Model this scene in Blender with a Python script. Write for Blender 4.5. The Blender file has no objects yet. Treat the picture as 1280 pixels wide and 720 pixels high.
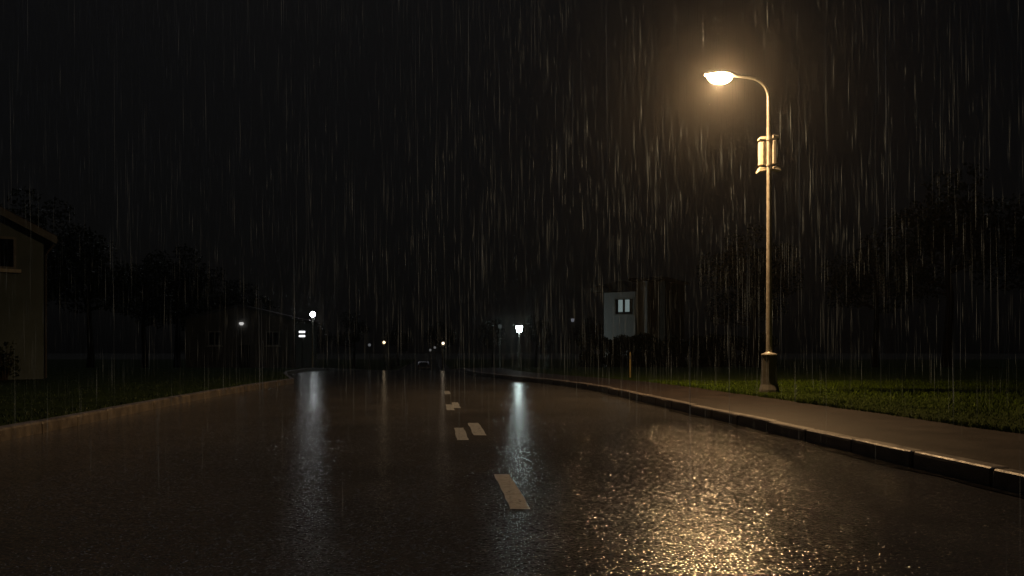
import bpy, bmesh, math, random
import numpy as np
from mathutils import Vector, Matrix

random.seed(7)
rng = np.random.default_rng(11)
S = bpy.context.scene
COL = S.collection
R = math.radians

# ------------------------------------------------------------------ camera
cam_d = bpy.data.cameras.new('camera')
cam = bpy.data.objects.new('camera', cam_d)
COL.objects.link(cam)
cam.location = (0, 0, 1.0)
cam.rotation_euler = (R(90), 0, 0)
cam_d.sensor_width = 36
cam_d.lens = 36 * 1000 / 1280
cam_d.shift_y = 78 / 1280
cam_d.clip_start = 0.05
cam_d.clip_end = 2000
S.camera = cam

# ------------------------------------------------------------------ night sky and an added soft light for the rain
FILL_EL, FILL_AZ = R(58), R(-14)
w = bpy.data.worlds.new('World')
S.world = w
w.use_nodes = True
nt = w.node_tree
nt.nodes.clear()
sky = nt.nodes.new('ShaderNodeTexSky')
sky.sky_type = 'NISHITA'
sky.sun_disc = False
sky.sun_elevation = FILL_EL
sky.sun_rotation = FILL_AZ
sky.dust_density = 6
sky.ozone_density = 1.0
hs = nt.nodes.new('ShaderNodeHueSaturation')
hs.inputs['Saturation'].default_value = 0.55
bg = nt.nodes.new('ShaderNodeBackground')
bg.inputs['Strength'].default_value = 0.00042
wo = nt.nodes.new('ShaderNodeOutputWorld')
nt.links.new(sky.outputs[0], hs.inputs['Color'])
nt.links.new(hs.outputs[0], bg.inputs['Color'])
nt.links.new(bg.outputs[0], wo.inputs['Surface'])

rain_fill_d = bpy.data.lights.new('rain_fill_light', 'SUN')  # no moon in view; weak sun lamp added to backlight the rain streaks
rain_fill_d.energy = 0.12
rain_fill_d.angle = R(25)
rain_fill_d.color = (0.90, 0.92, 1.0)
rain_fill = bpy.data.objects.new('rain_fill_light', rain_fill_d)
COL.objects.link(rain_fill)
dvec = Vector((math.sin(FILL_AZ) * math.cos(FILL_EL), math.cos(FILL_AZ) * math.cos(FILL_EL), math.sin(FILL_EL)))
rain_fill.rotation_euler = dvec.to_track_quat('Z', 'Y').to_euler()
rain_fill.location = (0, 0, 60)

# ------------------------------------------------------------------ render settings
S.view_settings.view_transform = 'Standard'
S.view_settings.look = 'None'
S.view_settings.gamma = 1
S.view_settings.exposure = 0
S.render.engine = 'CYCLES'
S.cycles.use_denoising = True
S.cycles.sample_clamp_indirect = 1.5
S.cycles.max_bounces = 6
S.cycles.diffuse_bounces = 2
S.cycles.glossy_bounces = 3
S.cycles.transparent_max_bounces = 24
S.cycles.volume_bounces = 0
S.cycles.caustics_reflective = False
S.cycles.caustics_refractive = False


# ------------------------------------------------------------------ material helpers
def mat(name):
    m = bpy.data.materials.new(name)
    m.use_nodes = True
    t = m.node_tree
    b = t.nodes['Principled BSDF']
    return m, t, b


def N(t, kind, **kw):
    n = t.nodes.new(kind)
    for k, v in kw.items():
        if k in n.inputs:
            n.inputs[k].default_value = v
        else:
            setattr(n, k, v)
    return n


def ramp(t, src, stops):
    r = t.nodes.new('ShaderNodeValToRGB')
    el = r.color_ramp.elements
    while len(el) < len(stops):
        el.new(0.5)
    for e, (p, c) in zip(el, stops):
        e.position = p
        e.color = (c, c, c, 1) if not isinstance(c, tuple) else (*c, 1)
    t.links.new(src, r.inputs[0])
    return r


def math_node(t, op, a, b):
    n = t.nodes.new('ShaderNodeMath')
    n.operation = op
    for i, v in enumerate((a, b)):
        if isinstance(v, (int, float)):
            n.inputs[i].default_value = v
        else:
            t.links.new(v, n.inputs[i])
    return n.outputs[0]


def noisy(name, c0, c1, scale=6.0, rough=0.6, bump=0.0, bump_scale=40, metal=0.0, stretch=(1, 1, 1), rough1=None):
    """two-tone mottled surface with a fine bump"""
    m, t, b = mat(name)
    tc = t.nodes.new('ShaderNodeTexCoord')
    mp = N(t, 'ShaderNodeMapping')
    mp.inputs['Scale'].default_value = stretch
    t.links.new(tc.outputs['Object'], mp.inputs[0])
    n = N(t, 'ShaderNodeTexNoise', Scale=scale, Detail=6.0, Roughness=0.62)
    t.links.new(mp.outputs[0], n.inputs['Vector'])
    r = ramp(t, n.outputs[0], [(0.33, c0), (0.68, c1)])
    t.links.new(r.outputs[0], b.inputs['Base Color'])
    b.inputs['Metallic'].default_value = metal
    if rough1 is None:
        b.inputs['Roughness'].default_value = rough
    else:
        rr = ramp(t, n.outputs[0], [(0.35, rough), (0.65, rough1)])
        t.links.new(rr.outputs[0], b.inputs['Roughness'])
    if bump:
        n2 = N(t, 'ShaderNodeTexNoise', Scale=bump_scale, Detail=4.0)
        t.links.new(mp.outputs[0], n2.inputs['Vector'])
        bp = N(t, 'ShaderNodeBump', Strength=1.0, Distance=bump)
        t.links.new(n2.outputs[0], bp.inputs['Height'])
        t.links.new(bp.outputs[0], b.inputs['Normal'])
    return m


def glow(name, col, strength):
    m, t, b = mat(name)
    b.inputs['Base Color'].default_value = (0.6, 0.6, 0.6, 1)
    b.inputs['Emission Color'].default_value = (*col, 1)
    b.inputs['Emission Strength'].default_value = strength
    return m


def asphalt_material():
    m, t, b = mat('wet_asphalt')
    tc = t.nodes.new('ShaderNodeTexCoord')
    L = t.links.new
    # wheel tracks and drained / filmed zones, stretched along the road
    mp = N(t, 'ShaderNodeMapping')
    mp.inputs['Rotation'].default_value = (0, 0, -0.0997)
    mp.inputs['Scale'].default_value = (1.0, 0.22, 1.0)
    L(tc.outputs['Object'], mp.inputs[0])
    film = N(t, 'ShaderNodeTexNoise', Scale=0.95, Detail=3.0, Roughness=0.5)
    L(mp.outputs[0], film.inputs['Vector'])
    filmr = ramp(t, film.outputs[0], [(0.36, 0.0), (0.62, 1.0)])
    # aggregate colour
    agg = N(t, 'ShaderNodeTexVoronoi', Scale=85.0)
    L(tc.outputs['Object'], agg.inputs['Vector'])
    patch = N(t, 'ShaderNodeTexNoise', Scale=0.7, Detail=5.0, Roughness=0.6)
    L(tc.outputs['Object'], patch.inputs['Vector'])
    base = ramp(t, patch.outputs[0], [(0.3, (0.054, 0.047, 0.041)), (0.7, (0.092, 0.078, 0.067))])
    mixc = N(t, 'ShaderNodeMix', data_type='RGBA', blend_type='MULTIPLY')
    mixc.inputs['Factor'].default_value = 0.5
    L(base.outputs[0], mixc.inputs[6])
    L(agg.outputs['Color'], mixc.inputs[7])
    hsv = N(t, 'ShaderNodeHueSaturation', Saturation=0.25, Value=1.3)
    L(mixc.outputs[2], hsv.inputs['Color'])
    L(hsv.outputs[0], b.inputs['Base Color'])
    # roughness
    rr = ramp(t, filmr.outputs[0], [(0.0, 0.09), (1.0, 0.11)])
    L(rr.outputs[0], b.inputs['Roughness'])
    b.inputs['IOR'].default_value = 1.34
    # every stone is a small wet dome: its slope grows away from its centre, with a tilt of its own
    amp = ramp(t, filmr.outputs[0], [(0.0, 0.48), (1.0, 0.88)])
    vo = N(t, 'ShaderNodeTexVoronoi', Scale=52.0)
    L(tc.outputs['Object'], vo.inputs['Vector'])
    dv = N(t, 'ShaderNodeVectorMath', operation='SUBTRACT')
    L(tc.outputs['Object'], dv.inputs[0])
    L(vo.outputs['Position'], dv.inputs[1])
    ds = N(t, 'ShaderNodeVectorMath', operation='SCALE')
    ds.inputs['Scale'].default_value = 33.0
    L(dv.outputs[0], ds.inputs[0])
    ct = N(t, 'ShaderNodeVectorMath', operation='MULTIPLY_ADD')
    L(vo.outputs['Color'], ct.inputs[0])
    ct.inputs[1].default_value = (0.28, 0.28, 0)
    ct.inputs[2].default_value = (-0.14, -0.14, 0)
    sm = N(t, 'ShaderNodeVectorMath', operation='ADD')
    L(ds.outputs[0], sm.inputs[0])
    L(ct.outputs[0], sm.inputs[1])
    am = N(t, 'ShaderNodeVectorMath', operation='SCALE')
    L(sm.outputs[0], am.inputs[0])
    # coarser dressing on the near stretch, worn smooth farther on
    sp = t.nodes.new('ShaderNodeSeparateXYZ')
    L(tc.outputs['Object'], sp.inputs[0])
    wr = N(t, 'ShaderNodeMapRange', interpolation_type='SMOOTHSTEP')
    wr.inputs['From Min'].default_value = 9.0
    wr.inputs['From Max'].default_value = 16.0
    wr.inputs['To Min'].default_value = 1.0
    wr.inputs['To Max'].default_value = 0.5
    L(sp.outputs[1], wr.inputs['Value'])
    sc3 = t.nodes.new('ShaderNodeSeparateXYZ')
    L(vo.outputs['Color'], sc3.inputs[0])
    var = math_node(t, 'ADD', math_node(t, 'MULTIPLY', math_node(t, 'POWER', sc3.outputs[2], 2.0), 1.9), 0.38)
    L(math_node(t, 'MULTIPLY', math_node(t, 'MULTIPLY', amp.outputs[0], var), wr.outputs[0]), am.inputs['Scale'])
    fl = N(t, 'ShaderNodeVectorMath', operation='MULTIPLY')
    fl.inputs[1].default_value = (0.8, 1, 0)
    L(am.outputs[0], fl.inputs[0])
    ge = t.nodes.new('ShaderNodeNewGeometry')
    ad = N(t, 'ShaderNodeVectorMath', operation='ADD')
    L(ge.outputs['Normal'], ad.inputs[0])
    L(fl.outputs[0], ad.inputs[1])
    nm = N(t, 'ShaderNodeVectorMath', operation='NORMALIZE')
    L(ad.outputs[0], nm.inputs[0])
    L(nm.outputs[0], b.inputs['Normal'])
    return m


M = {}
M['asphalt'] = asphalt_material()
M['paint'] = noisy('worn_white_paint', (0.15, 0.163, 0.172), (0.26, 0.278, 0.288), 22, 0.6, 0.006, 60)
_t = M['paint'].node_tree
_tc = _t.nodes.new('ShaderNodeTexCoord')
_n = N(_t, 'ShaderNodeTexNoise', Scale=34.0, Detail=5.0, Roughness=0.7)
_t.links.new(_tc.outputs['Object'], _n.inputs['Vector'])
_r = ramp(_t, _n.outputs[0], [(0.30, 0.15), (0.43, 0.92)])
_t.links.new(_r.outputs[0], _t.nodes['Principled BSDF'].inputs['Alpha'])
M['kerb'] = noisy('kerb_concrete', (0.06, 0.053, 0.047), (0.15, 0.13, 0.112), 5, 0.35, 0.004, 60, rough1=0.6)
M['pavement'] = noisy('pavement_asphalt', (0.016, 0.0125, 0.0100), (0.034, 0.0255, 0.020), 2.2, 0.5, 0.006, 55, rough1=0.6)
M['pavement'].node_tree.nodes['Principled BSDF'].inputs['Specular IOR Level'].default_value = 0.13
M['soil'] = noisy('lawn_soil', (0.012, 0.02, 0.004), (0.026, 0.04, 0.008), 1.4, 0.9, 0.02, 14)
M['soil'].node_tree.nodes['Principled BSDF'].inputs['Specular IOR Level'].default_value = 0.04
M['earth'] = noisy('bare_earth', (0.02, 0.02, 0.012), (0.04, 0.038, 0.025), 0.4, 0.95, 0.02, 8)
M['galv'] = noisy('galvanised_steel', (0.38, 0.36, 0.32), (0.6, 0.58, 0.53), 14, 0.38, 0.0005, 60, metal=0.35, rough1=0.55)
M['grey_paint'] = noisy('grey_painted_steel', (0.10, 0.10, 0.095), (0.17, 0.165, 0.155), 9, 0.45, 0.001, 40)
M['dark_metal'] = noisy('dark_weathered_metal', (0.05, 0.05, 0.05), (0.1, 0.095, 0.09), 12, 0.5, 0.001, 50)
M['cream'] = noisy('cream_plastic', (0.5, 0.46, 0.36), (0.68, 0.63, 0.5), 9, 0.4, 0.0006, 60)
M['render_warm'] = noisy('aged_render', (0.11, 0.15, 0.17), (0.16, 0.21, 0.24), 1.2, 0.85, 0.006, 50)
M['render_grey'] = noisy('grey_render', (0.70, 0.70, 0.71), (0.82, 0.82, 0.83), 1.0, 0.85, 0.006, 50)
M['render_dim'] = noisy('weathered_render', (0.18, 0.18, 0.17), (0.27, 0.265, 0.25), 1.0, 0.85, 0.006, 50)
M['roof'] = noisy('dark_roof_tile', (0.035, 0.03, 0.028), (0.075, 0.06, 0.055), 3, 0.55, 0.02, 9)
M['trim'] = noisy('white_window_paint', (0.5, 0.5, 0.48), (0.66, 0.66, 0.63), 5, 0.5)
M['barge'] = noisy('grey_barge_board', (0.10, 0.115, 0.13), (0.16, 0.18, 0.2), 5, 0.6)
M['trim_dim'] = noisy('darker_window_paint', (0.17, 0.18, 0.19), (0.24, 0.25, 0.26), 5, 0.6)  # darker copy of the white window paint
M['door'] = noisy('dark_door_paint', (0.02, 0.02, 0.018), (0.035, 0.032, 0.03), 4, 0.5)
M['bark'] = noisy('wet_bark', (0.02, 0.016, 0.012), (0.06, 0.05, 0.04), 8, 0.7, 0.02, 20, stretch=(1, 1, 0.2))
M['yellow_post'] = noisy('faded_yellow_paint', (0.12, 0.10, 0.04), (0.22, 0.18, 0.075), 9, 0.5)
M['tyre'] = noisy('tyre_rubber', (0.012, 0.012, 0.012), (0.025, 0.025, 0.025), 20, 0.8)
M['car_pale'] = noisy('silver_car_paint', (0.3, 0.3, 0.31), (0.36, 0.36, 0.37), 2, 0.25, metal=0.3)


def leaf_material(name, c0, c1, rough=0.5):
    m, t, b = mat(name)
    tc = t.nodes.new('ShaderNodeTexCoord')
    n = N(t, 'ShaderNodeTexNoise', Scale=2.3, Detail=4.0)
    t.links.new(tc.outputs['Object'], n.inputs['Vector'])
    r = ramp(t, n.outputs[0], [(0.35, c0), (0.68, c1)])
    t.links.new(r.outputs[0], b.inputs['Base Color'])
    b.inputs['Roughness'].default_value = rough
    return m


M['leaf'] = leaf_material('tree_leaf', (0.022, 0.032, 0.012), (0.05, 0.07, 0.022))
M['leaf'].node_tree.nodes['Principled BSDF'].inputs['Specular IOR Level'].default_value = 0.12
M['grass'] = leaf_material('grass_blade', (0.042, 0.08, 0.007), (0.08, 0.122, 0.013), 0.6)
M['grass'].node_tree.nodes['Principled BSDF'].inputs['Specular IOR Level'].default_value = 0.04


def glass_material():
    m, t, b = mat('dark_window_glass')
    b.inputs['Base Color'].default_value = (0.012, 0.014, 0.016, 1)
    b.inputs['Roughness'].default_value = 0.06
    return m


M['glass'] = glass_material()
M['runnel'] = noisy('gutter_water_surface', (0.012, 0.011, 0.010), (0.022, 0.02, 0.018), 9, 0.05, 0.012, 26, rough1=0.22)
M['grass_shaded'] = leaf_material('shaded_grass_blade', (0.016, 0.04, 0.008), (0.034, 0.07, 0.014), 0.6)  # grass colour darkened in place of weaker lamp light on the left


# ------------------------------------------------------------------ mesh helpers
class MB:
    def __init__(self):
        self.v, self.f = [], []

    def add(self, verts, faces):
        o = len(self.v)
        self.v += [tuple(p) for p in verts]
        self.f += [tuple(i + o for i in fc) for fc in faces]

    def box(self, x0, x1, y0, y1, z0, z1):
        self.add([(x0, y0, z0), (x1, y0, z0), (x1, y1, z0), (x0, y1, z0), (x0, y0, z1), (x1, y0, z1), (x1, y1, z1), (x0, y1, z1)],
                 [(0, 3, 2, 1), (4, 5, 6, 7), (0, 1, 5, 4), (1, 2, 6, 5), (2, 3, 7, 6), (3, 0, 4, 7)])

    def tube(self, pts, rads, n=12, cap=True):
        pts = [Vector(p) for p in pts]
        rings = []
        ref = None
        for i, p in enumerate(pts):
            a = pts[max(i - 1, 0)]
            c = pts[min(i + 1, len(pts) - 1)]
            d = (c - a).normalized()
            if ref is None:
                ref = Vector((0, 1, 0)) if abs(d.y) < 0.8 else Vector((1, 0, 0))
            x = (ref - d * ref.dot(d)).normalized()
            y = d.cross(x)
            ref = x
            r = rads[i] if isinstance(rads, (list, tuple)) else rads
            rings.append([p + x * (math.cos(2 * math.pi * k / n) * r) + y * (math.sin(2 * math.pi * k / n) * r) for k in range(n)])
        vs = [q for rg in rings for q in rg]
        fs = []
        for i in range(len(rings) - 1):
            for k in range(n):
                fs.append((i * n + k, i * n + (k + 1) % n, (i + 1) * n + (k + 1) % n, (i + 1) * n + k))
        if cap:
            fs.append(tuple(range(n - 1, -1, -1)))
            fs.append(tuple((len(rings) - 1) * n + k for k in range(n)))
        self.add(vs, fs)

    def lathe(self, prof, n=24, centre=(0, 0, 0), sx=1, sy=1):
        cx, cy, cz = centre
        vs, fs = [], []
        for r, z in prof:
            for k in range(n):
                a = 2 * math.pi * k / n
                vs.append((cx + math.cos(a) * r * sx, cy + math.sin(a) * r * sy, cz + z))
        for i in range(len(prof) - 1):
            for k in range(n):
                fs.append((i * n + k, i * n + (k + 1) % n, (i + 1) * n + (k + 1) % n, (i + 1) * n + k))
        fs.append(tuple(range(n - 1, -1, -1)))
        fs.append(tuple((len(prof) - 1) * n + k for k in range(n)))
        self.add(vs, fs)

    def build(self, name, m, parent=None, smooth=False, bevel=0.0, loc=None):
        me = bpy.data.meshes.new(name)
        me.from_pydata(self.v, [], self.f)
        me.update()
        me.materials.append(m)
        if smooth:
            me.polygons.foreach_set('use_smooth', [True] * len(me.polygons))
            try:
                me.set_sharp_from_angle(angle=R(45))
            except Exception:
                pass
        o = bpy.data.objects.new(name, me)
        COL.objects.link(o)
        if parent:
            o.parent = parent
        if loc:
            o.location = loc
        if bevel:
            b = o.modifiers.new('bevel', 'BEVEL')
            b.width = bevel
            b.segments = 2
            b.limit_method = 'ANGLE'
        return o


def tag(o, label=None, cat=None, group=None, kind=None):
    if label:
        o['label'] = label
    if cat:
        o['category'] = cat
    if group:
        o['group'] = group
    if kind:
        o['kind'] = kind
    return o


def thing(name, loc, label, cat, group=None, rz=0):
    o = bpy.data.objects.new(name, None)
    COL.objects.link(o)
    o.location = loc
    o.rotation_euler = (0, 0, rz)
    o.empty_display_size = 0.2
    return tag(o, label, cat, group)


def copy_tree(o, parent=None):
    c = o.copy()
    COL.objects.link(c)
    if parent:
        c.parent = parent
    for ch in list(o.children):
        copy_tree(ch, c)
    return c


# ------------------------------------------------------------------ terrain profile
def gz(y):
    """height of the street: level, a soft crest near 40 m, a dip, then level again"""
    if y < 36:
        return 0.0
    if y < 46:
        return -0.00135 * (y - 36) ** 2
    if y < 125:
        return -0.135 - 0.027 * (y - 46)
    if y < 160:
        u = (y - 125) / 35
        return -0.135 - 0.027 * 79 - 0.027 * 35 * (u - u * u / 2)
    return -0.135 - 0.027 * 79 - 0.027 * 17.5


def bend(y):
    u = min(max((y - 19) / 17, 0), 1)
    return -2.6 * u * u * (3 - 2 * u)


def redge(y):
    return 4.19 + bend(y)


def ledge(y):
    if y < 25:
        u = min(max((y - 15) / 10, 0), 1)
        return -4.86 + 0.55 * u * u * (1.6 - 0.6 * u)
    return -4.31 + (bend(y) - bend(25))


def XY(lat, y):
    return lat - 0.1 * y


def ys(a, b):
    out = []
    y = a
    while y < b - 1e-6:
        out.append(y)
        y += 0.5 if y < 60 else (3 if y < 170 else 15)
    out.append(b)
    return out


def strip(name, profile, a, b, m, smooth=False):
    """sweep a cross-section (list of functions y -> (lat, z)) along the street"""
    mb = MB()
    Y = ys(a, b)
    n = len(profile)
    vs = []
    for y in Y:
        for fn in profile:
            lat, z = fn(y)
            vs.append((XY(lat, y), y, gz(y) + z))
    fs = []
    for i in range(len(Y) - 1):
        for k in range(n - 1):
            fs.append((i * n + k, i * n + k + 1, (i + 1) * n + k + 1, (i + 1) * n + k))
    mb.add(vs, fs)
    o = mb.build(name, m, smooth=smooth)
    return tag(o, kind='structure')


# ground sheet
mb = MB()
gx = [-600, -300, -150, -80, -40, -20, -8, 0, 8, 20, 40, 80, 150, 300, 600]
gy = [-120, -60, -20, 0, 20, 36, 38, 40, 42, 44, 46, 50, 60, 80, 100, 125, 132, 140, 150, 160, 220, 400, 700, 1000]
for y in gy:
    for x in gx:
        mb.v.append((x, y, gz(y) - 0.06))
nx = len(gx)
for j in range(len(gy) - 1):
    for i in range(nx - 1):
        mb.f.append((j * nx + i, j * nx + i + 1, (j + 1) * nx + i + 1, (j + 1) * nx + i))
tag(mb.build('ground', M['earth']), kind='structure')

# carriageway with a light camber
strip('road', [lambda y: (ledge(y) - 0.02, -0.03), lambda y: (ledge(y) * 0.5, 0.0), lambda y: (0, 0.012),
               lambda y: (redge(y) * 0.5, 0.0), lambda y: (redge(y) + 0.02, -0.03)], -40, 320, M['asphalt'], True)


def kerb_profile(edge, side):
    s = side
    return [lambda y: (edge(y), -0.06), lambda y: (edge(y) + s * 0.006, 0.096), lambda y: (edge(y) + s * 0.012, 0.113),
            lambda y: (edge(y) + s * 0.03, 0.122), lambda y: (edge(y) + s * 0.13, 0.124), lambda y: (edge(y) + s * 0.132, -0.05)]


def lip(fn, amp, seed):
    r = random.Random(seed)
    ph = [r.uniform(0, 6.28) for _ in range(5)]
    return lambda y: fn(y) + amp * (math.sin(y * 1.7 + ph[0]) + 0.7 * math.sin(y * 4.3 + ph[1]) + 0.5 * math.sin(y * 9.1 + ph[2])) / 2


# kerb stones of the right side: each about a metre, slightly out of line with the next
def kerb_run(name, edge, side, a, b):
    mb = MB()
    y = a
    r = random.Random(side * 5 + int(a))
    first = True
    while y < b:
        ln = 1.0 if y < 60 else 4.0
        dz, dl = r.uniform(-0.007, 0.006), r.uniform(-0.006, 0.006)
        Y = [y + 0.006, y + 0.03, y + ln * 0.5, y + ln - 0.03, y + ln - 0.006]
        ins = [0.012, 0, 0, 0, 0.012]
        sec = [(0, -0.07), (0.004, 0.090), (0.010, 0.110), (0.026, 0.121), (0.13, 0.124), (0.132, -0.05)]
        n = len(sec)
        vs = []
        for yy, q in zip(Y, ins):
            for (l, z) in sec:
                chip = r.uniform(-0.003, 0.003)
                lat = edge(yy) + side * (l + (q if l < 0.02 else 0)) + dl + chip
                vs.append((XY(lat, yy), yy, gz(yy) + z + (dz - q * 0.5 if z > 0.05 else 0) + chip * 0.5))
        fs = []
        for i in range(4):
            for k in range(n - 1):
                q = (i * n + k, i * n + k + 1, (i + 1) * n + k + 1, (i + 1) * n + k)
                fs.append(q if side > 0 else q[::-1])
        fs.append(tuple(range(n)))
        fs.append(tuple(range(5 * n - 1, 4 * n - 1, -1)))
        mb.add(vs, fs)
        y += ln
    return tag(mb.build(name, M['kerb']), kind='structure')


kerb_run('kerb', redge, 1, -12, 200)
kerb_run('kerb', ledge, -1, -12, 200)

strip('pavement', [lambda y: (redge(y) + 0.135, 0.118), lambda y: (redge(y) + 2.06, 0.128)], -12, 320, M['pavement'])
grass_edge_r = lip(lambda y: redge(y) + 2.0, 0.05, 3)
strip('lawn', [lambda y: (grass_edge_r(y), 0.124), lambda y: (grass_edge_r(y) + 0.1, 0.15), lambda y: (redge(y) + 10, 0.16), lambda y: (redge(y) + 40, 0.16),
               lambda y: (redge(y) + 300, 0.2)], -12, 320, M['soil'])
strip('lawn', [lambda y: (ledge(y) - 300, 0.2), lambda y: (ledge(y) - 40, 0.14), lambda y: (ledge(y) - 6, 0.14), lambda y: (ledge(y) - 0.28, 0.13),
               lambda y: (ledge(y) - 0.131, 0.116)], -12, 320, M['soil'])

# water running in the right gutter
strip('gutter_water', [lambda y: (redge(y) - 0.13 + 0.05 * math.sin(y * 2.3) + 0.04 * math.sin(y * 5.9), -0.0215), lambda y: (redge(y) + 0.004, -0.0205)], -6, 36, M['runnel'])


# painted centre dashes
def dash(lat, y0, y1, wd=0.125):
    mb = MB()
    n = 8
    r = random.Random(int(y0 * 10))
    for i in range(n + 1):
        y = y0 + (y1 - y0) * i / n
        cz = 0.012 - 0.012 * abs(lat) / (redge(y) * 0.5) + 0.004
        for s in (-1, 1):
            l = lat + bend(y) * (0.5 if y > 19 else 0) + s * wd / 2 + r.uniform(-0.006, 0.006)
            mb.v.append((XY(l, y + r.uniform(-.01, .01)), y, gz(y) + cz))
        if i:
            k = 2 * i
            mb.f.append((k - 2, k - 1, k + 1, k))
    tag(mb.build('lane_marking', M['paint']), kind='structure')


dash(0.555, 4.98, 6.38)
dash(0.34, 8.8, 10.2)
dash(0.56, 9.3, 10.9, 0.15)
dash(0.31, 13.2, 14.6)
dash(0.43, 13.7, 15.2)
dash(0.36, 18.0, 19.5)


# ------------------------------------------------------------------ tall street lamp beside the pavement
LX, LY = 5.24, 16.3
lamp = thing('street_lamp', (LX, LY, 0.15), 'tall galvanised street lamp with curved arm and glowing warm head on the right verge', 'street lamp')
b = MB()
b.lathe([(0.205, 0.0), (0.2, 0.05), (0.165, 0.16), (0.155, 0.3), (0.15, 0.74), (0.135, 0.75)], 8)
base = b.build('post_base', M['grey_paint'], lamp)
base.rotation_euler[2] = R(22.5)
b = MB()
b.lathe([(0.15, 0.751), (0.158, 0.762), (0.15, 0.785), (0.085, 0.80), (0.07, 0.82)], 16)
b.build('collar', M['galv'], lamp, True)
b = MB()
b.box(-0.052, 0.052, -0.147, -0.1395, 0.30, 0.62)
b.build('access_door', M['grey_paint'], base, bevel=0.004).rotation_euler[2] = R(-22.5)
# pole, bend and arm in one sweep
pts = [(0, 0, 0.79), (0, 0, 2.0), (0, 0, 3.5), (-0.005, 0, 5.0), (-0.01, 0, 5.97)]
rd = [0.062, 0.058, 0.052, 0.044, 0.04]
arm = []
Rb = 0.42
for k in range(0, 10):
    a = k / 9 * R(86)
    arm.append((-0.01 - Rb + Rb * math.cos(a), 0, 5.985 + Rb * math.sin(a)))
ex, ez = arm[-1][0], arm[-1][2]
arm += [(ex - 0.15, 0, ez + 0.018), (ex - 0.34, 0, ez + 0.05)]
b = MB()
b.tube(pts, rd, 16)
b.build('pole', M['galv'], lamp, True)
b = MB()
b.tube([(-0.01, 0, 5.972)] + arm, [0.039] + [0.037 - 0.012 * k / len(arm) for k in range(len(arm))], 14)
b.build('arm', M['galv'], lamp, True)
hx, hz = ex - 0.34, ez + 0.055
head = b = MB()
secs = [(0.06, 0.03, -0.03, 0.03), (0.0, 0.05, -0.03, 0.04), (-0.08, 0.12, -0.005, 0.06), (-0.22, 0.155, 0.0, 0.085), (-0.38, 0.15, 0.005, 0.085),
        (-0.50, 0.10, 0.012, 0.075), (-0.57, 0.04, 0.03, 0.065)]
n = 14
vs, fs = [], []
for (x, hw, zl, zh) in secs:
    for k in range(n):
        a = 2 * math.pi * k / n
        c, s_ = math.cos(a), math.sin(a)
        vs.append((hx + x, hw * c, hz + (zh * s_ if s_ > 0 else -zl * s_)))
for i in range(len(secs) - 1):
    for k in range(n):
        fs.append((i * n + k, i * n + (k + 1) % n, (i + 1) * n + (k + 1) % n, (i + 1) * n + k))
fs.append(tuple(range(n)))
fs.append(tuple((len(secs) - 1) * n + k for k in range(n))[::-1])
b.add(vs, fs)
head = b.build('lamp_head', M['galv'], lamp, True)
bm_ = bpy.data.materials.new('sodium_bowl')
bm_.use_nodes = True
bt = bm_.node_tree
bt.nodes.clear()
bo = bt.nodes.new('ShaderNodeOutputMaterial')
be = N(bt, 'ShaderNodeEmission', Color=(1.0, 0.72, 0.40, 1), Strength=34.0)
btr = N(bt, 'ShaderNodeBsdfTransparent', Color=(0.95, 0.93, 0.9, 1))
bad = bt.nodes.new('ShaderNodeAddShader')
bt.links.new(be.outputs[0], bad.inputs[0])
bt.links.new(btr.outputs[0], bad.inputs[1])
bt.links.new(bad.outputs[0], bo.inputs['Surface'])
M['bowl'] = bm_
b = MB()
prof = []
for k in range(9):
    a = k / 8 * math.pi / 2
    prof.append((max(0.265 * math.sin(a) ** 0.8, 0.004), -0.19 * math.cos(a)))
b.lathe(prof, 24, (hx - 0.265, 0, hz + 0.012), 1.0, 0.56)
b.build('lens', M['bowl'], head, True)
pl = bpy.data.lights.new('lamp_light', 'POINT')
pl.energy = 2300
pl.color = (1.0, 0.61, 0.28)
pl.use_nodes = True
BACK = 1.0
lt = pl.node_tree
em = lt.nodes['Emission']
gm = lt.nodes.new('ShaderNodeNewGeometry')
sx_ = lt.nodes.new('ShaderNodeSeparateXYZ')
lt.links.new(gm.outputs['Incoming'], sx_.inputs[0])
ab = math_node(lt, 'ABSOLUTE', sx_.outputs[2], 0)
mr = lt.nodes.new('ShaderNodeMapRange')          # the bowl throws little light near the horizontal
mr.interpolation_type = 'SMOOTHSTEP'
mr.inputs['From Min'].default_value = 0.12
mr.inputs['From Max'].default_value = 0.55
mr.inputs['To Min'].default_value = 0.22
mr.inputs['To Max'].default_value = 1.0
lt.links.new(ab, mr.inputs['Value'])
mb_ = lt.nodes.new('ShaderNodeMapRange')         # and is shielded on the side away from the road
mb_.interpolation_type = 'SMOOTHSTEP'
mb_.inputs['From Min'].default_value = 0.3
mb_.inputs['From Max'].default_value = 0.85
mb_.inputs['To Min'].default_value = 1.0
mb_.inputs['To Max'].default_value = 0.12
lt.links.new(math_node(lt, 'MULTIPLY', sx_.outputs[0], BACK), mb_.inputs['Value'])
lt.links.new(math_node(lt, 'MULTIPLY', mr.outputs[0], mb_.outputs[0]), em.inputs['Strength'])
pl.shadow_soft_size = 0.09
plo = bpy.data.objects.new('lamp_light', pl)
COL.objects.link(plo)
plo.parent = lamp
plo.location = (hx - 0.265, 0, hz - 0.10)

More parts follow.
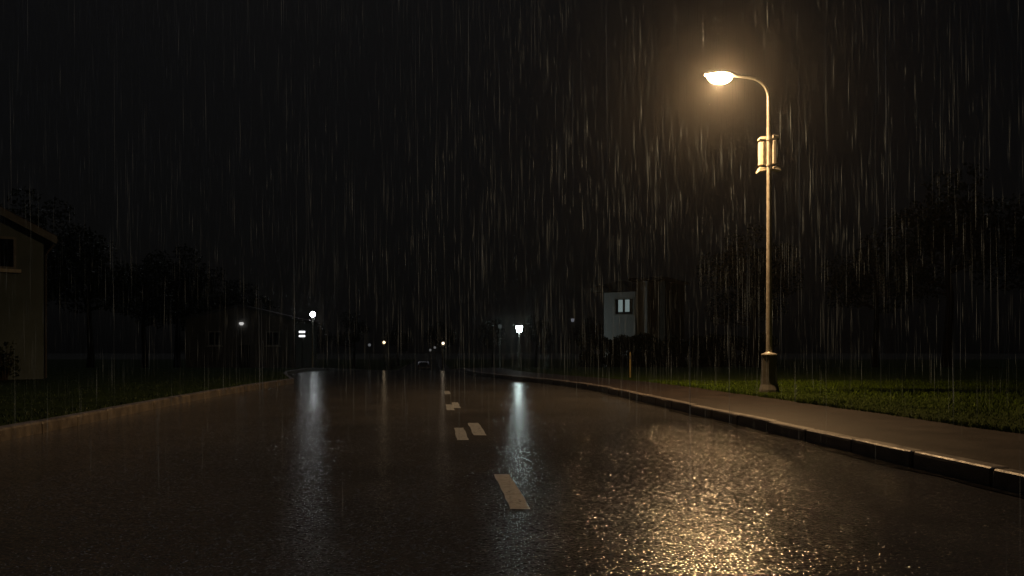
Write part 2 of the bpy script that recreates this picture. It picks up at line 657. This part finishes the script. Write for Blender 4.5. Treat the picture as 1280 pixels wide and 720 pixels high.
# housing pair strapped to the pole
box = thing('pole_housing', (LX, LY, 4.66), 'pale narrow twin housing strapped to both sides of the tall lamp pole', 'pole housing')
for sx, m in ((-1, M['cream']), (1, M['galv'])):
    b = MB()
    n = 8
    for z, kx in ((0.13, 1.0), (0.60, 1.0)):
        for (dx, dy) in ((0.058, 0.03), (0.115, 0.02), (0.168, 0.05), (0.185, 0.12), (0.168, 0.19), (0.115, 0.22), (0.04, 0.21), (0.04, 0.12)):
            b.v.append((sx * dx, dy - (0.12 if sx > 0 else 0), z))
    for k in range(8):
        q = (k, (k + 1) % 8, 8 + (k + 1) % 8, 8 + k)
        b.f.append(q if sx > 0 else q[::-1])
    b.f.append(tuple(range(8))[::-1] if sx > 0 else tuple(range(8)))
    b.f.append(tuple(range(8, 16)) if sx > 0 else tuple(range(8, 16))[::-1])
    b.build('panel', m, box, bevel=0.008)
    b = MB()
    b.add([(sx * 0.05, 0.010, 0.645), (sx * 0.19, 0.030, 0.65), (sx * 0.19, 0.190, 0.65), (sx * 0.05, 0.210, 0.645),
           (sx * 0.05, 0.020, 0.71), (sx * 0.17, 0.040, 0.70), (sx * 0.17, 0.180, 0.70), (sx * 0.05, 0.200, 0.71)],
          [(0, 3, 2, 1), (4, 5, 6, 7), (0, 1, 5, 4), (1, 2, 6, 5), (2, 3, 7, 6), (3, 0, 4, 7)])
    if sx > 0:
        b.v = [(x, y - 0.12, z) for x, y, z in b.v]
    b.build('cap', M['cream'] if sx < 0 else M['galv'], box, bevel=0.008)
    b = MB()
    b.add([(sx * 0.05, 0.020, 0.02), (sx * 0.215, 0.010, -0.02), (sx * 0.215, 0.210, -0.02), (sx * 0.05, 0.200, 0.02),
           (sx * 0.05, 0.020, 0.07), (sx * 0.18, 0.030, 0.085), (sx * 0.18, 0.190, 0.085), (sx * 0.05, 0.200, 0.07)],
          [(0, 3, 2, 1), (4, 5, 6, 7), (0, 1, 5, 4), (1, 2, 6, 5), (2, 3, 7, 6), (3, 0, 4, 7)])
    if sx > 0:
        b.v = [(x, y - 0.12, z) for x, y, z in b.v]
    b.build('foot_bracket', M['cream'] if sx < 0 else M['galv'], box, bevel=0.008)
for z in (0.10, 0.615):
    b = MB()
    b.lathe([(0.052, z), (0.062, z + 0.002), (0.062, z + 0.026), (0.052, z + 0.028)], 16)
    b.build('strap', M['galv'], box)


# ------------------------------------------------------------------ lights farther down the street
def far_lamp(name, x, y, z, label, col, strength, size, kind='lantern', pole=M['galv'], group='street lamps farther down the road'):
    g = gz(y) + 0.13
    t = thing(name, (x, y, g), label, 'street lamp', group)
    h = z - g
    b = MB()
    b.tube([(0, 0, 0), (0, 0, 0.9), (0, 0, 0.92), (0, 0, h - size * 0.5)], [0.085, 0.085, 0.055, 0.04], 10)
    b.build('pole', pole, t, True)
    lm = glow('lamp_glass', col, strength) if strength else M['trim']
    s = size
    if kind == 'lantern':
        b = MB()
        b.add([(-s * .36, -s * .36, h - s * .5), (s * .36, -s * .36, h - s * .5), (s * .36, s * .36, h - s * .5), (-s * .36, s * .36, h - s * .5),
               (-s * .5, -s * .5, h + s * .42), (s * .5, -s * .5, h + s * .42), (s * .5, s * .5, h + s * .42), (-s * .5, s * .5, h + s * .42)],
              [(0, 3, 2, 1), (4, 5, 6, 7), (0, 1, 5, 4), (1, 2, 6, 5), (2, 3, 7, 6), (3, 0, 4, 7)])
        gl = b.build('lantern', lm, t, bevel=s * 0.08)
        b = MB()
        b.lathe([(s * .56, h + s * .425), (s * .54, h + s * .46), (s * .2, h + s * .56), (s * .06, h + s * .58), (s * .05, h + s * .64)], 12)
        b.build('lamp_cap', M['dark_metal'], t, True)
    else:
        b = MB()
        pr = []
        for k in range(9):
            a = math.pi * k / 8
            pr.append((max(s * .5 * math.sin(a), 0.01), h - s * .5 * math.cos(a)))
        b.lathe(pr, 14)
        gl = b.build('globe', lm, t, True)
        b = MB()
        b.lathe([(s * .16, h + s * .475), (s * .14, h + s * .52), (s * .06, h + s * .55), (s * .03, h + s * .6)], 12)
        b.build('lamp_cap', M['dark_metal'], t, True)
    return t


COOL = (0.80, 1.0, 0.97)
far_lamp('street_lamp', 0.63, 70, 2.9, 'brightest white square lantern on a post, right of the road near the crest', COOL, 29, 0.58)
far_lamp('street_lamp', -13.7, 55, 3.48, 'bright white globe lamp standing left of the road beside the dim gabled house', (0.9, 0.98, 1.0), 22, 0.37, 'globe')
far_lamp('street_lamp', -20.8, 130, 2.3, 'tiny warm globe lamp above a lit shrub at the left of the far road', (1, 0.74, 0.45), 2.4, 0.46, 'globe')
far_lamp('street_lamp', -11.2, 130, 2.15, 'tiny warm white globe lamp at the right of the far road', (1, 0.8, 0.58), 2.4, 0.46, 'globe')
far_lamp('street_lamp', -19.6, 110, 1.75, 'dim grey unlit globe lamp left of the tiny warm lamps', (0.9, 0.95, 1), 0.10, 0.4, 'globe')  # unlit globe, given a faint glow of its own
far_lamp('street_lamp', -1.2, 80, 3.4, 'unlit lantern on a pale pole just left of the brightest white lantern', COOL, 0.02, 0.4)  # slight emission put into the unlit glass
far_lamp('street_lamp', 7.2, 95, 4.6, 'very dim small lantern on a thin pole between the white lantern and grey house', (0.8, 0.85, 1), 0.12, 0.4)
# faint lamps beyond the silver car
far_lamp('garden_light', -14.3, 140, 1.05, 'faint small globe light behind the silver car, lower of the two', (0.9, 0.9, 0.9), 0.12, 0.42, 'globe', group='faint garden lights far down the road')
far_lamp('garden_light', -13.5, 140, 1.5, 'faint small globe light behind the silver car, upper of the two', (0.9, 0.9, 0.9), 0.12, 0.42, 'globe', group='faint garden lights far down the road')

# post light with two glowing bars
tw = thing('post_light', (-16.25, 62, gz(62) + 0.13), 'short post light with two stacked glowing bars beside the white globe lamp', 'post light')
zz = 1 + 20.5 * .062 - (gz(62) + 0.13)
b = MB()
b.tube([(0, 0, 0), (0, 0, zz + 0.32)], [0.06, 0.05], 10)
b.build('post', M['dark_metal'], tw, True)
for dz in (-0.16, 0.16):
    b = MB()
    b.box(-0.24, 0.24, -0.13, -0.055, zz + dz - 0.075, zz + dz + 0.075)
    b.build('light_bar', glow('light_bar_glass', (0.95, 0.98, 1.0), 1.6), tw, bevel=0.03)
b = MB()
b.lathe([(0.16, zz + 0.321), (0.13, zz + 0.36), (0.03, zz + 0.4)], 12)
b.build('lamp_cap', M['dark_metal'], tw)

# thin yellow post on the right verge
po = thing('marker_post', (3.72, 25.2, 0.15), 'thin yellowish marker post standing on the grass below the grey house', 'marker post')
b = MB()
b.tube([(0, 0, -0.05), (0, 0, 0.72), (0, 0, 0.80)], [0.03, 0.03, 0.02], 10)
b.build('post', M['yellow_post'], po, True)
b = MB()
b.lathe([(0.034, 0.58), (0.034, 0.68)], 12)
b.build('reflector_band', M['dark_metal'], po)


# ------------------------------------------------------------------ houses
def window(parent, x, y, z, wd, ht, lit=None, panes=2, sill=True, frame=None):
    """window set in the wall plane facing -y"""
    b = MB()
    t = 0.07
    b.box(x - wd / 2, x + wd / 2, y - 0.035, y + 0.04, z + ht / 2 - t, z + ht / 2)
    b.box(x - wd / 2, x + wd / 2, y - 0.035, y + 0.04, z - ht / 2, z - ht / 2 + t)
    b.box(x - wd / 2, x - wd / 2 + t, y - 0.033, y + 0.04, z - ht / 2 + t, z + ht / 2 - t)
    b.box(x + wd / 2 - t, x + wd / 2, y - 0.033, y + 0.04, z - ht / 2 + t, z + ht / 2 - t)
    for k in range(1, panes):
        xx = x - wd / 2 + wd * k / panes
        b.box(xx - 0.045, xx + 0.045, y - 0.031, y + 0.04, z - ht / 2 + t, z + ht / 2 - t)
    f = b.build('window', frame or M['trim'], parent)
    b = MB()
    b.box(x - wd / 2 + 0.02, x + wd / 2 - 0.02, y - 0.012, y - 0.006, z - ht / 2 + 0.02, z + ht / 2 - 0.02)
    b.build('pane', M['glass'], f)
    if lit:
        for k in range(panes):
            x0 = x - wd / 2 + wd * k / panes
            b = MB()
            q = 12
            w_ = wd / panes
            xs = [x0 + w_ * (0.34 if k == 0 else 0.12) + w_ * 0.5 * i / q for i in range(q + 1)]
            for i, xx in enumerate(xs):
                yy = y - 0.016 - 0.004 * math.sin(i * 2.1)
                b.v += [(xx, yy, z - ht / 2 + 0.22), (xx, yy, z + ht / 2 - t)]
                if i:
                    b.f.append((2 * i - 2, 2 * i, 2 * i + 1, 2 * i - 1))
            b.build('lit_curtain', lit, f)
    if sill:
        b = MB()
        b.box(x - wd / 2 - 0.12, x + wd / 2 + 0.12, y - 0.14, y + 0.02, z - ht / 2 - 0.10, z - ht / 2 - 0.003)
        b.build('sill', M['trim'], f)
    return f


def house(loc, rz, wd, dp, eave, ridge, wallm, label, cat='house', over=0.45, along_x=False):
    """gable-fronted house, front wall on y=0, wall spans x in [-wd, 0] (right front corner at the origin)"""
    h = thing('house', loc, label, cat, rz=rz)
    b = MB()
    vs = [(-wd, 0, -0.3), (0, 0, -0.3), (0, 0, eave), (-wd / 2, 0, ridge), (-wd, 0, eave),
          (-wd, dp, -0.3), (0, dp, -0.3), (0, dp, eave), (-wd / 2, dp, ridge), (-wd, dp, eave)]
    b.add(vs, [(0, 1, 2, 3, 4), (9, 8, 7, 6, 5), (1, 6, 7, 2), (0, 4, 9, 5), (0, 5, 6, 1)])
    b.build('wall', wallm, h)
    b = MB()
    sl = (ridge - eave) / (wd / 2)
    th = 0.2
    for s in (-1, 1):
        x_e = -wd / 2 + s * (wd / 2 + over)
        z_e = eave - over * sl
        prof = [(-wd / 2, ridge + 0.02), (x_e, z_e + 0.02), (x_e, z_e + th), (-wd / 2, ridge + th)]
        v = [(x, -over, z) for x, z in prof] + [(x, dp + over, z) for x, z in prof]
        f = [(0, 1, 2, 3), (7, 6, 5, 4), (0, 4, 5, 1), (1, 5, 6, 2), (2, 6, 7, 3)]
        b.add(v, f if s < 0 else [q[::-1] for q in f])
    rf = b.build('roof', M['roof'], h)
    b = MB()
    b.box(-wd / 2 - 0.3, -wd / 2 + 0.3, dp * 0.55, dp * 0.55 + 0.5, ridge - 0.3, ridge + 0.9)
    b.build('chimney', M['render_dim'], rf)
    for s in (-1, 1):
        x_e = -wd / 2 + s * (wd / 2 + over)
        z_e = eave - over * sl
        b = MB()
        b.add([(-wd / 2, -over - .03, ridge - .05), (x_e, -over - .03, z_e - .05), (x_e, -over - .03, z_e + .17), (-wd / 2, -over - .03, ridge + .17),
               (-wd / 2, -over - .004, ridge - .05), (x_e, -over - .004, z_e - .05), (x_e, -over - .004, z_e + .17), (-wd / 2, -over - .004, ridge + .17)],
              [(0, 1, 2, 3), (7, 6, 5, 4), (0, 4, 5, 1), (2, 6, 7, 3), (1, 5, 6, 2)] if s > 0 else [(3, 2, 1, 0), (4, 5, 6, 7), (1, 5, 4, 0), (3, 7, 6, 2), (2, 6, 5, 1)])
        b.build('bargeboard', M['barge'], rf)
    # gutter and downpipe on the street corner
    b = MB()
    b.tube([(over * 0.9, -over, eave - over * sl + 0.05), (over * 0.9, dp + over, eave - over * sl + 0.05)], 0.06, 8)
    b.build('gutter', M['dark_metal'], rf, True)
    b = MB()
    b.tube([(0.06, 0.14, 0.02), (0.06, 0.14, eave - 0.5), (over * 0.9, 0.14, eave - over * sl)], 0.04, 8)
    b.build('downpipe', M['dark_metal'], h, True)
    return h


# near left house, its gable to the camera
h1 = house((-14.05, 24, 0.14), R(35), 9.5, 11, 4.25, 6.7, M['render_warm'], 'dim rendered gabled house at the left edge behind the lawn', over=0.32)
window(h1, -1.06, 0, 3.72, 0.72, 0.95, None, 1, frame=M['trim_dim'])
window(h1, -4.7, 0, 3.68, 1.3, 1.2, None, 2)
window(h1, -4.7, 0, 1.4, 1.5, 1.2, None, 2)
b = MB()
b.box(-2.95, -2.05, -0.05, 0.02, 0.0, 2.05)
d = b.build('door', M['door'], h1, bevel=0.01)
b = MB()
b.tube([(-2.15, -0.055, 1.0), (-2.15, -0.1, 1.0), (-2.27, -0.1, 1.0)], 0.014, 8)
b.build('handle', M['galv'], d, True)

# gabled house farther on the left
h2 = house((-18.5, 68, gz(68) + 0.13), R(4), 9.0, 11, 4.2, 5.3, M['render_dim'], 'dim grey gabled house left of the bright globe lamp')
window(h2, -1.8, 0, 2.6, 1.1, 1.2, None, 2)
window(h2, -6.6, 0, 2.6, 1.1, 1.2, None, 2)
b = MB()
b.box(-4.6, -3.7, -0.05, 0.02, 0.0, 2.05)
b.build('door', M['door'], h2)
wl = thing('wall_lamp', (-22.85, 67.55, 3.35), 'faint small wall lamp on the front of the dim grey gabled house', 'wall lamp')
b = MB()
b.tube([(0, 0.12, 0.1), (0, 0.0, 0.1), (0, 0, 0.0)], 0.03, 8)
b.build('bracket', M['dark_metal'], wl)
b = MB()
b.lathe([(0.1, -0.22), (0.2, -0.1), (0.18, 0.0), (0.05, 0.03)], 12)
b.build('shade', glow('wall_lamp_glass', (1, 0.98, 0.95), 0.55), wl, True)
wl.rotation_euler[2] = R(4)

# grey house with the lit upstairs window on the right
LITW = glow('lit_curtain_cloth', (0.72, 0.95, 0.94), 0.17)
gy0 = 74
h3 = thing('house', (8.5, gy0, gz(gy0) + 0.13), 'grey two storey house with a pale lit upstairs window, right of the road', 'house', rz=R(-30))
g3 = gz(gy0) + 0.13


def hz3(v):
    return 1 + (438 - v) * gy0 / 1000 - g3


b = MB()
W3 = 4.0
b.box(0, 3.08, 0, 7, -0.3, hz3(366))
b.box(3.08, W3, 0.6, 7, -0.3, hz3(353))
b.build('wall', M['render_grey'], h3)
b = MB()
for (x0, x1, za, zb) in ((-1.0, 0.75, hz3(365), hz3(361)),):
    b.box(x0, x1, -0.9, 7.4, za, zb)
b.add([(-0.6, -0.5, hz3(362)), (2.75, -0.5, hz3(366)), (2.75, 7.4, hz3(366)), (-0.6, 7.4, hz3(362)),
       (-0.6, -0.5, hz3(358)), (2.0, -0.5, hz3(352)), (2.0, 7.4, hz3(352)), (-0.6, 7.4, hz3(358))],
      [(0, 3, 2, 1), (4, 5, 6, 7), (0, 1, 5, 4), (1, 2, 6, 5), (2, 3, 7, 6), (3, 0, 4, 7)])
b.box(2.3, W3 + 1.8, 0.3, 7.4, hz3(352), hz3(349))
b.build('roof', M['roof'], h3)
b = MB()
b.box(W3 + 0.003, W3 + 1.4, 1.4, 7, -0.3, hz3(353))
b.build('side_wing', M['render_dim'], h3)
window(h3, 2.0, 0, hz3(384), 1.7, 1.4, LITW, 2, frame=M['door'])
b = MB()
x_, z_, q_ = 2.0, hz3(384), 0.7
for (xa, xb, za, zb) in ((-.98, .98, q_ + .003, q_ + .13), (-.98, -.853, -q_, q_), (.853, .98, -q_, q_)):
    b.box(x_ + xa, x_ + xb, -0.05, -0.003, z_ + za, z_ + zb)
b.build('window_surround', M['trim'], h3)
b = MB()
b.tube([(3.16, 0.5, 0), (3.16, 0.5, hz3(354))], 0.05, 8)
b.build('downpipe', M['galv'], h3, True)


# ------------------------------------------------------------------ silver car far down the road
def car(loc, rz, label):
    t = thing('parked_car', loc, label, 'car', rz=rz)
    # body side profile (y along the car), lofted across x
    prof = [(-2.05, 0.28), (-2.12, 0.5), (-2.08, 0.80), (-1.95, 0.95), (-1.55, 1.30), (-1.25, 1.42), (-0.4, 1.47), (0.3, 1.42), (1.05, 0.98), (1.85, 0.85), (2.12, 0.65), (2.15, 0.35), (2.0, 0.24)]
    b = MB()
    n = len(prof)
    for fx in (-1, -0.92, 0.92, 1):
        for (y, z) in prof:
            inset = 0.16 * max(0, (z - 0.85)) / 0.6
            s = (0.88 - inset) * (1 if abs(fx) == 1 else 0.92)
            b.v.append((math.copysign(s, fx), y, z - (0.0 if abs(fx) < 1 else 0.02)))
    for i in range(3):
        for k in range(n - 1):
            b.f.append((i * n + k, i * n + k + 1, (i + 1) * n + k + 1, (i + 1) * n + k))
    b.f.append(tuple(range(n)))
    b.f.append(tuple(range(3 * n, 4 * n))[::-1])
    b.f.append((0, n, 2 * n, 3 * n))
    body = b.build('body', M['car_pale'], t, True)
    b = MB()
    b.add([(-0.66, -1.93, 1.02), (0.66, -1.93, 1.02), (0.58, -1.56, 1.33), (-0.58, -1.56, 1.33)], [(0, 1, 2, 3)])
    b.build('rear_window', M['glass'], t)
    for s in (-1, 1):
        b = MB()
        b.box(s * 0.52, s * 0.80, -2.13, -2.05, 0.70, 0.86)
        m_, tt, bb = mat('tail_light_lens')
        bb.inputs['Base Color'].default_value = (0.25, 0.01, 0.01, 1)
        b.build('tail_light', m_, t)
    for sx in (-1, 1):
        for sy in (-1.3, 1.3):
            b = MB()
            b.tube([(sx * 0.68, sy, 0.32), (sx * 0.9, sy, 0.32)], 0.32, 18)
            wv = b.build('wheel', M['tyre'], t, True)
            b = MB()
            b.tube([(sx * 0.903, sy, 0.32), (sx * 0.915, sy, 0.32)], 0.2, 14)
            b.build('rim', M['galv'], wv)
    b = MB()
    b.box(-0.26, 0.26, -2.15, -2.125, 0.52, 0.63)
    b.build('number_plate', M['cream'], t)
    return t


car((-12.7, 115, gz(115) + 0.008), R(6), 'silver car seen from behind on the far road under the tiny lamps')


# ------------------------------------------------------------------ vegetation
def leaf_cloud(clumps, per, size, seed):
    r = np.random.default_rng(seed)
    V, F = [], []
    for (cx, cy, cz, cr) in clumps:
        k = int(per * cr ** 2)
        d = r.normal(size=(k, 3))
        d /= np.linalg.norm(d, axis=1)[:, None]
        rad = cr * r.uniform(0.45, 1.05, k) ** 0.6
        p = np.array([cx, cy, cz]) + d * rad[:, None] * np.array([1, 1, 0.8])
        a = r.normal(size=(k, 3)); a /= np.linalg.norm(a, axis=1)[:, None]
        c = np.cross(a, r.normal(size=(k, 3))); c /= np.linalg.norm(c, axis=1)[:, None]
        s = size * r.uniform(0.6, 1.4, k)[:, None]
        q = np.stack([p - a * s, p - c * s * 0.5, p + a * s, p + c * s * 0.5], 1)
        o = len(V)
        V += q.reshape(-1, 3).tolist()
        F += [(o + 4 * i, o + 4 * i + 1, o + 4 * i + 2, o + 4 * i + 3) for i in range(k)]
    return V, F


def make_tree(h, spread, seed):
    r = random.Random(seed)
    t = thing('tree', (0, 0, 0), 'x', 'tree')
    b = MB()
    top = h * 0.8
    lean = [(0, 0, -0.3), (0.05, 0.02, h * 0.12), (r.uniform(-.15, .15), r.uniform(-.15, .15), h * 0.35), (r.uniform(-.3, .3), r.uniform(-.3, .3), top)]
    b.tube(lean, [h * 0.03, h * 0.023, h * 0.017, h * 0.005], 10)
    clumps = []
    for k in range(13):
        z0 = h * r.uniform(0.26, 0.68)
        a = k * 2.4 + r.uniform(-.4, .4)
        ln = spread * r.uniform(0.55, 1.0) * (1.15 - 0.6 * (z0 / h))
        e = (math.cos(a) * ln, math.sin(a) * ln, z0 + ln * r.uniform(0.25, 0.7))
        m_ = (e[0] * .5, e[1] * .5, z0 + (e[2] - z0) * 0.35)
        b.tube([(0, 0, z0), m_, e], [h * 0.010, h * 0.007, h * 0.002], 6)
        clumps.append((*e, spread * r.uniform(0.26, 0.42)))
        clumps.append((m_[0] * 1.2, m_[1] * 1.2, m_[2] + 0.35, spread * r.uniform(0.22, 0.34)))
    for k in range(5):
        clumps.append((r.uniform(-.35, .35) * spread, r.uniform(-.35, .35) * spread, h * r.uniform(0.75, 0.93), spread * r.uniform(0.22, 0.36)))
    b.build('trunk', M['bark'], t, True)
    V, F = leaf_cloud(clumps, 130, 0.13, seed)
    c = MB()
    c.v, c.f = V, F
    c.build('crown', M['leaf'], t)
    return t


protos = [make_tree(11.5, 3.6, 1), make_tree(12.5, 4.2, 2), make_tree(10.5, 3.9, 3)]
used = [False] * 3


def put_tree(i, x, y, s, label, group):
    i %= 3
    if used[i]:
        o = copy_tree(protos[i])
    else:
        o = protos[i]
        used[i] = True
    o.location = (x, y, gz(y) + 0.1)
    o.scale = (s, s, s)
    o.rotation_euler = (0, 0, random.uniform(0, 6.28))
    o['label'] = label
    o['group'] = group


LT = 'dark leafy tree in the row behind the houses on the left'
for k, y in enumerate((44, 53, 61, 70, 79, 88, 98, 109, 120)):
    put_tree(k, XY(-25 + random.uniform(-1.2, 1.2), y), y, random.uniform(0.92, 1.05), LT, 'dark tree row on the left')
RT = 'dark leafy tree standing behind the grass on the right'
for k, (x, y, s) in enumerate(((25, 46, .95), (33, 50, 1.05), (38, 44, 1.0), (17.5, 58, .85), (30, 66, 1.1), (22, 74, 1.0))):
    put_tree(k + 1, x, y, s, RT, 'dark trees on the right')
FT = 'distant dark tree closing the far end of the road'
for k, u in enumerate((-62, -52, -43, -34, -25, -15, -5, 6, 17, 28)):
    put_tree(k, u + random.uniform(-2, 2), 168 + random.uniform(-10, 14), random.uniform(0.75, 1.1), FT, 'trees beyond the far end of the road')


def make_shrub(loc, r0, h, seed, label, name='shrub', elong=1.0):
    r = random.Random(seed)
    t = thing(name, loc, label, name.replace('_', ' '))
    b = MB()
    cl = []
    for k in range(9):
        a = k * 2.4
        e = (math.cos(a) * r0 * r.uniform(.3, .75) * elong, math.sin(a) * r0 * r.uniform(.3, .75), h * r.uniform(.45, .85))
        b.tube([(e[0] * .15, e[1] * .15, -0.05), (e[0] * .5, e[1] * .5, e[2] * .5), e], [0.03, 0.02, 0.006], 6)
        cl.append((*e, r0 * r.uniform(.35, .5)))
        cl.append((e[0] * .8, e[1] * .8, e[2] * .45, r0 * r.uniform(.35, .5)))
    b.build('stem', M['bark'], t, True)
    V, F = leaf_cloud(cl, 320, 0.06, seed)
    c = MB()
    c.v, c.f = V, F
    c.build('foliage', M['leaf'], t)
    return t


make_shrub((-20.0, 130.6, gz(130) + .1), 1.3, 2.6, 5, 'shrub lit yellow green under the tiny warm lamp far left')
make_shrub((-14.6, 23.0, 0.12), 0.55, 1.25, 9, 'dark shrub at the foot of the gabled house wall')


# clipped hedge hiding the ground floor of the grey house
hd = thing('hedge', (12.8, 60, gz(60) + 0.12), 'tall dark hedge in front of the grey house', 'hedge')
V, F = [], []
cl = []
r = random.Random(4)
for k in range(150):
    cl.append((r.uniform(-7.6, 6.6), r.uniform(-.4, .4), r.uniform(.15, 2.2), r.uniform(.45, .7)))
V, F = leaf_cloud(cl, 900, 0.10, 44)
c = MB()
c.v, c.f = V, F
c.build('foliage', M['leaf'], hd)
b = MB()
for k in range(24):
    x = -7.5 + 14 * k / 23
    b.tube([(x, 0, -0.1), (x + r.uniform(-.1, .1), r.uniform(-.1, .1), 2.2)], [0.035, 0.012], 6)
b.build('stem', M['bark'], hd)


# grass blades on both verges
def grass(name, n, gen, hmin, hmax, wd, seed, gm):
    r = np.random.default_rng(seed)
    P = gen(r, n)
    n = len(P)
    a = r.uniform(0, 2 * math.pi, n)
    h = hmin + (hmax - hmin) * r.uniform(0, 1, n) ** 1.5 * (0.75 + 0.35 * np.sin(P[:, 0] * 1.9 + 0.7 * np.sin(P[:, 1] * 1.3)))
    lean = r.uniform(0.2, 1.3, n) * h
    la = r.uniform(0, 2 * math.pi, n)
    wv = wd * r.uniform(0.6, 1.3, n)
    dx, dy = np.cos(a) * wv, np.sin(a) * wv
    lx, ly = np.cos(la) * lean, np.sin(la) * lean
    v = np.zeros((n, 5, 3))
    v[:, 0] = P + np.stack([-dx, -dy, np.zeros(n)], 1)
    v[:, 1] = P + np.stack([dx, dy, np.zeros(n)], 1)
    v[:, 2] = P + np.stack([dx * .75 + lx * .35, dy * .75 + ly * .35, h * .6], 1)
    v[:, 3] = P + np.stack([-dx * .75 + lx * .35, -dy * .75 + ly * .35, h * .6], 1)
    v[:, 4] = P + np.stack([lx, ly, h], 1)
    o = np.arange(n) * 5
    me = bpy.data.meshes.new(name)
    F = [(i, i + 1, i + 2, i + 3) for i in o.tolist()] + [(i + 3, i + 2, i + 4) for i in o.tolist()]
    me.from_pydata(v.reshape(-1, 3).tolist(), [], F)
    me.materials.append(gm)
    ob = bpy.data.objects.new(name, me)
    COL.objects.link(ob)
    return tag(ob, kind='stuff')


def gen_right(r, n):
    y = 3 + 19 * r.uniform(0, 1, n) ** 1.1
    off = 0.02 + 11 * r.uniform(0, 1, n) ** 1.7
    out = []
    for yy, oo in zip(y.tolist(), off.tolist()):
        lat = grass_edge_r(yy) + oo - (0.06 if oo < 0.3 else 0)
        out.append((XY(lat, yy), yy, gz(yy) + 0.125 + min(oo / 4, 1) * 0.03))
    P = np.array(out)
    # patchy density
    k = np.sin(P[:, 0] * 2.1 + 1.3) + np.sin(P[:, 1] * 1.7) + np.sin(P[:, 0] * 4.7 - P[:, 1] * 3.1)
    return P[r.uniform(-2.6, 2.2, len(P)) < k + 1.4]


def gen_left(r, n):
    y = 5 + 28 * r.uniform(0, 1, n)
    off = 0.16 + 10 * r.uniform(0, 1, n) ** 1.4
    out = []
    for yy, oo in zip(y.tolist(), off.tolist()):
        out.append((XY(ledge(yy) - oo, yy), yy, gz(yy) + 0.115))
    return np.array(out)


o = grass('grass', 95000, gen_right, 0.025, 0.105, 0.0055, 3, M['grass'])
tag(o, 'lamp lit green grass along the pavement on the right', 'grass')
o = grass('grass', 34000, gen_left, 0.02, 0.075, 0.0055, 4, M['grass_shaded'])
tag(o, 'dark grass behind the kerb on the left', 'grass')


# ------------------------------------------------------------------ rain
def rain():
    m, t, b = mat('falling_water')
    t.nodes.remove(b)
    out = t.nodes['Material Output']
    tr = N(t, 'ShaderNodeBsdfTransparent')
    tl = N(t, 'ShaderNodeBsdfTranslucent', Color=(0.62, 0.78, 0.98, 1))
    df = N(t, 'ShaderNodeBsdfDiffuse', Color=(0.4, 0.5, 0.6, 1))
    a = N(t, 'ShaderNodeMixShader', Fac=0.35)
    t.links.new(tl.outputs[0], a.inputs[1])
    t.links.new(df.outputs[0], a.inputs[2])
    c = N(t, 'ShaderNodeMixShader', Fac=0.185)
    t.links.new(tr.outputs[0], c.inputs[1])
    t.links.new(a.outputs[0], c.inputs[2])
    t.links.new(c.outputs[0], out.inputs['Surface'])
    n = 88000
    x = rng.uniform(-30, 30, n)
    y = rng.uniform(1.6, 30, n)
    z = rng.uniform(-0.2, 19, n)
    keep = (np.abs(x) < y * 0.64 + 3.0) & (z < 1 + y * 0.44 + 2.5)
    # no drop right at the lens
    keep &= (x ** 2 + y ** 2 + (z - 1) ** 2) > 1.7 ** 2
    x, y, z = x[keep], y[keep], z[keep]
    n = len(x)
    ln = 0.22 + 0.75 * rng.uniform(0, 1, n) ** 1.6
    rad = 0.0008 + 0.0026 * rng.uniform(0, 1, n) ** 2.5
    sl = rng.normal(0.006, 0.008, n)
    z = np.maximum(z, 0.02)
    ang = rng.uniform(0, 2.1, n)
    v = np.zeros((n, 5, 3))
    p = np.stack([x, y, z], 1)
    d = np.stack([-sl, np.zeros(n), np.ones(n)], 1)
    v[:, 0] = p
    v[:, 4] = p + d * ln[:, None]
    for k in range(3):
        aa = ang + k * 2 * math.pi / 3
        v[:, 1 + k] = p + d * (ln * 0.42)[:, None] + np.stack([np.cos(aa) * rad, np.sin(aa) * rad, np.zeros(n)], 1)
    fi = np.array([(0, 2, 1), (0, 3, 2), (0, 1, 3), (4, 1, 2), (4, 2, 3), (4, 3, 1)])
    F = (np.arange(n)[:, None, None] * 5 + fi[None]).reshape(-1, 3)
    me = bpy.data.meshes.new('rain')
    me.vertices.add(n * 5)
    me.vertices.foreach_set('co', v.reshape(-1))
    me.loops.add(len(F) * 3)
    me.loops.foreach_set('vertex_index', F.reshape(-1))
    me.polygons.add(len(F))
    me.polygons.foreach_set('loop_start', np.arange(len(F)) * 3)
    me.polygons.foreach_set('loop_total', np.full(len(F), 3))
    me.update()
    me.validate()
    me.materials.append(m)
    o = bpy.data.objects.new('rain', me)
    COL.objects.link(o)
    tag(o, 'rain falling in long thin streaks across the whole street', 'rain', kind='stuff')
    print('rain drops', n)


rain()

# ------------------------------------------------------------------ damp air
b = MB()
b.box(-700, 700, -160, 1100, -5, 60)
hz_o = b.build('haze', M['earth'])
hm = bpy.data.materials.new('damp_air')
hm.use_nodes = True
t = hm.node_tree
t.nodes.clear()
out = t.nodes.new('ShaderNodeOutputMaterial')
pv = t.nodes.new('ShaderNodeVolumePrincipled')
pv.inputs['Color'].default_value = (0.9, 0.9, 0.9, 1)
pv.inputs['Density'].default_value = 0.0007
pv.inputs['Anisotropy'].default_value = 0.92
t.links.new(pv.outputs[0], out.inputs['Volume'])
hz_o.data.materials[0] = hm
tag(hz_o, 'thin rain haze filling the night air', 'haze', kind='stuff')
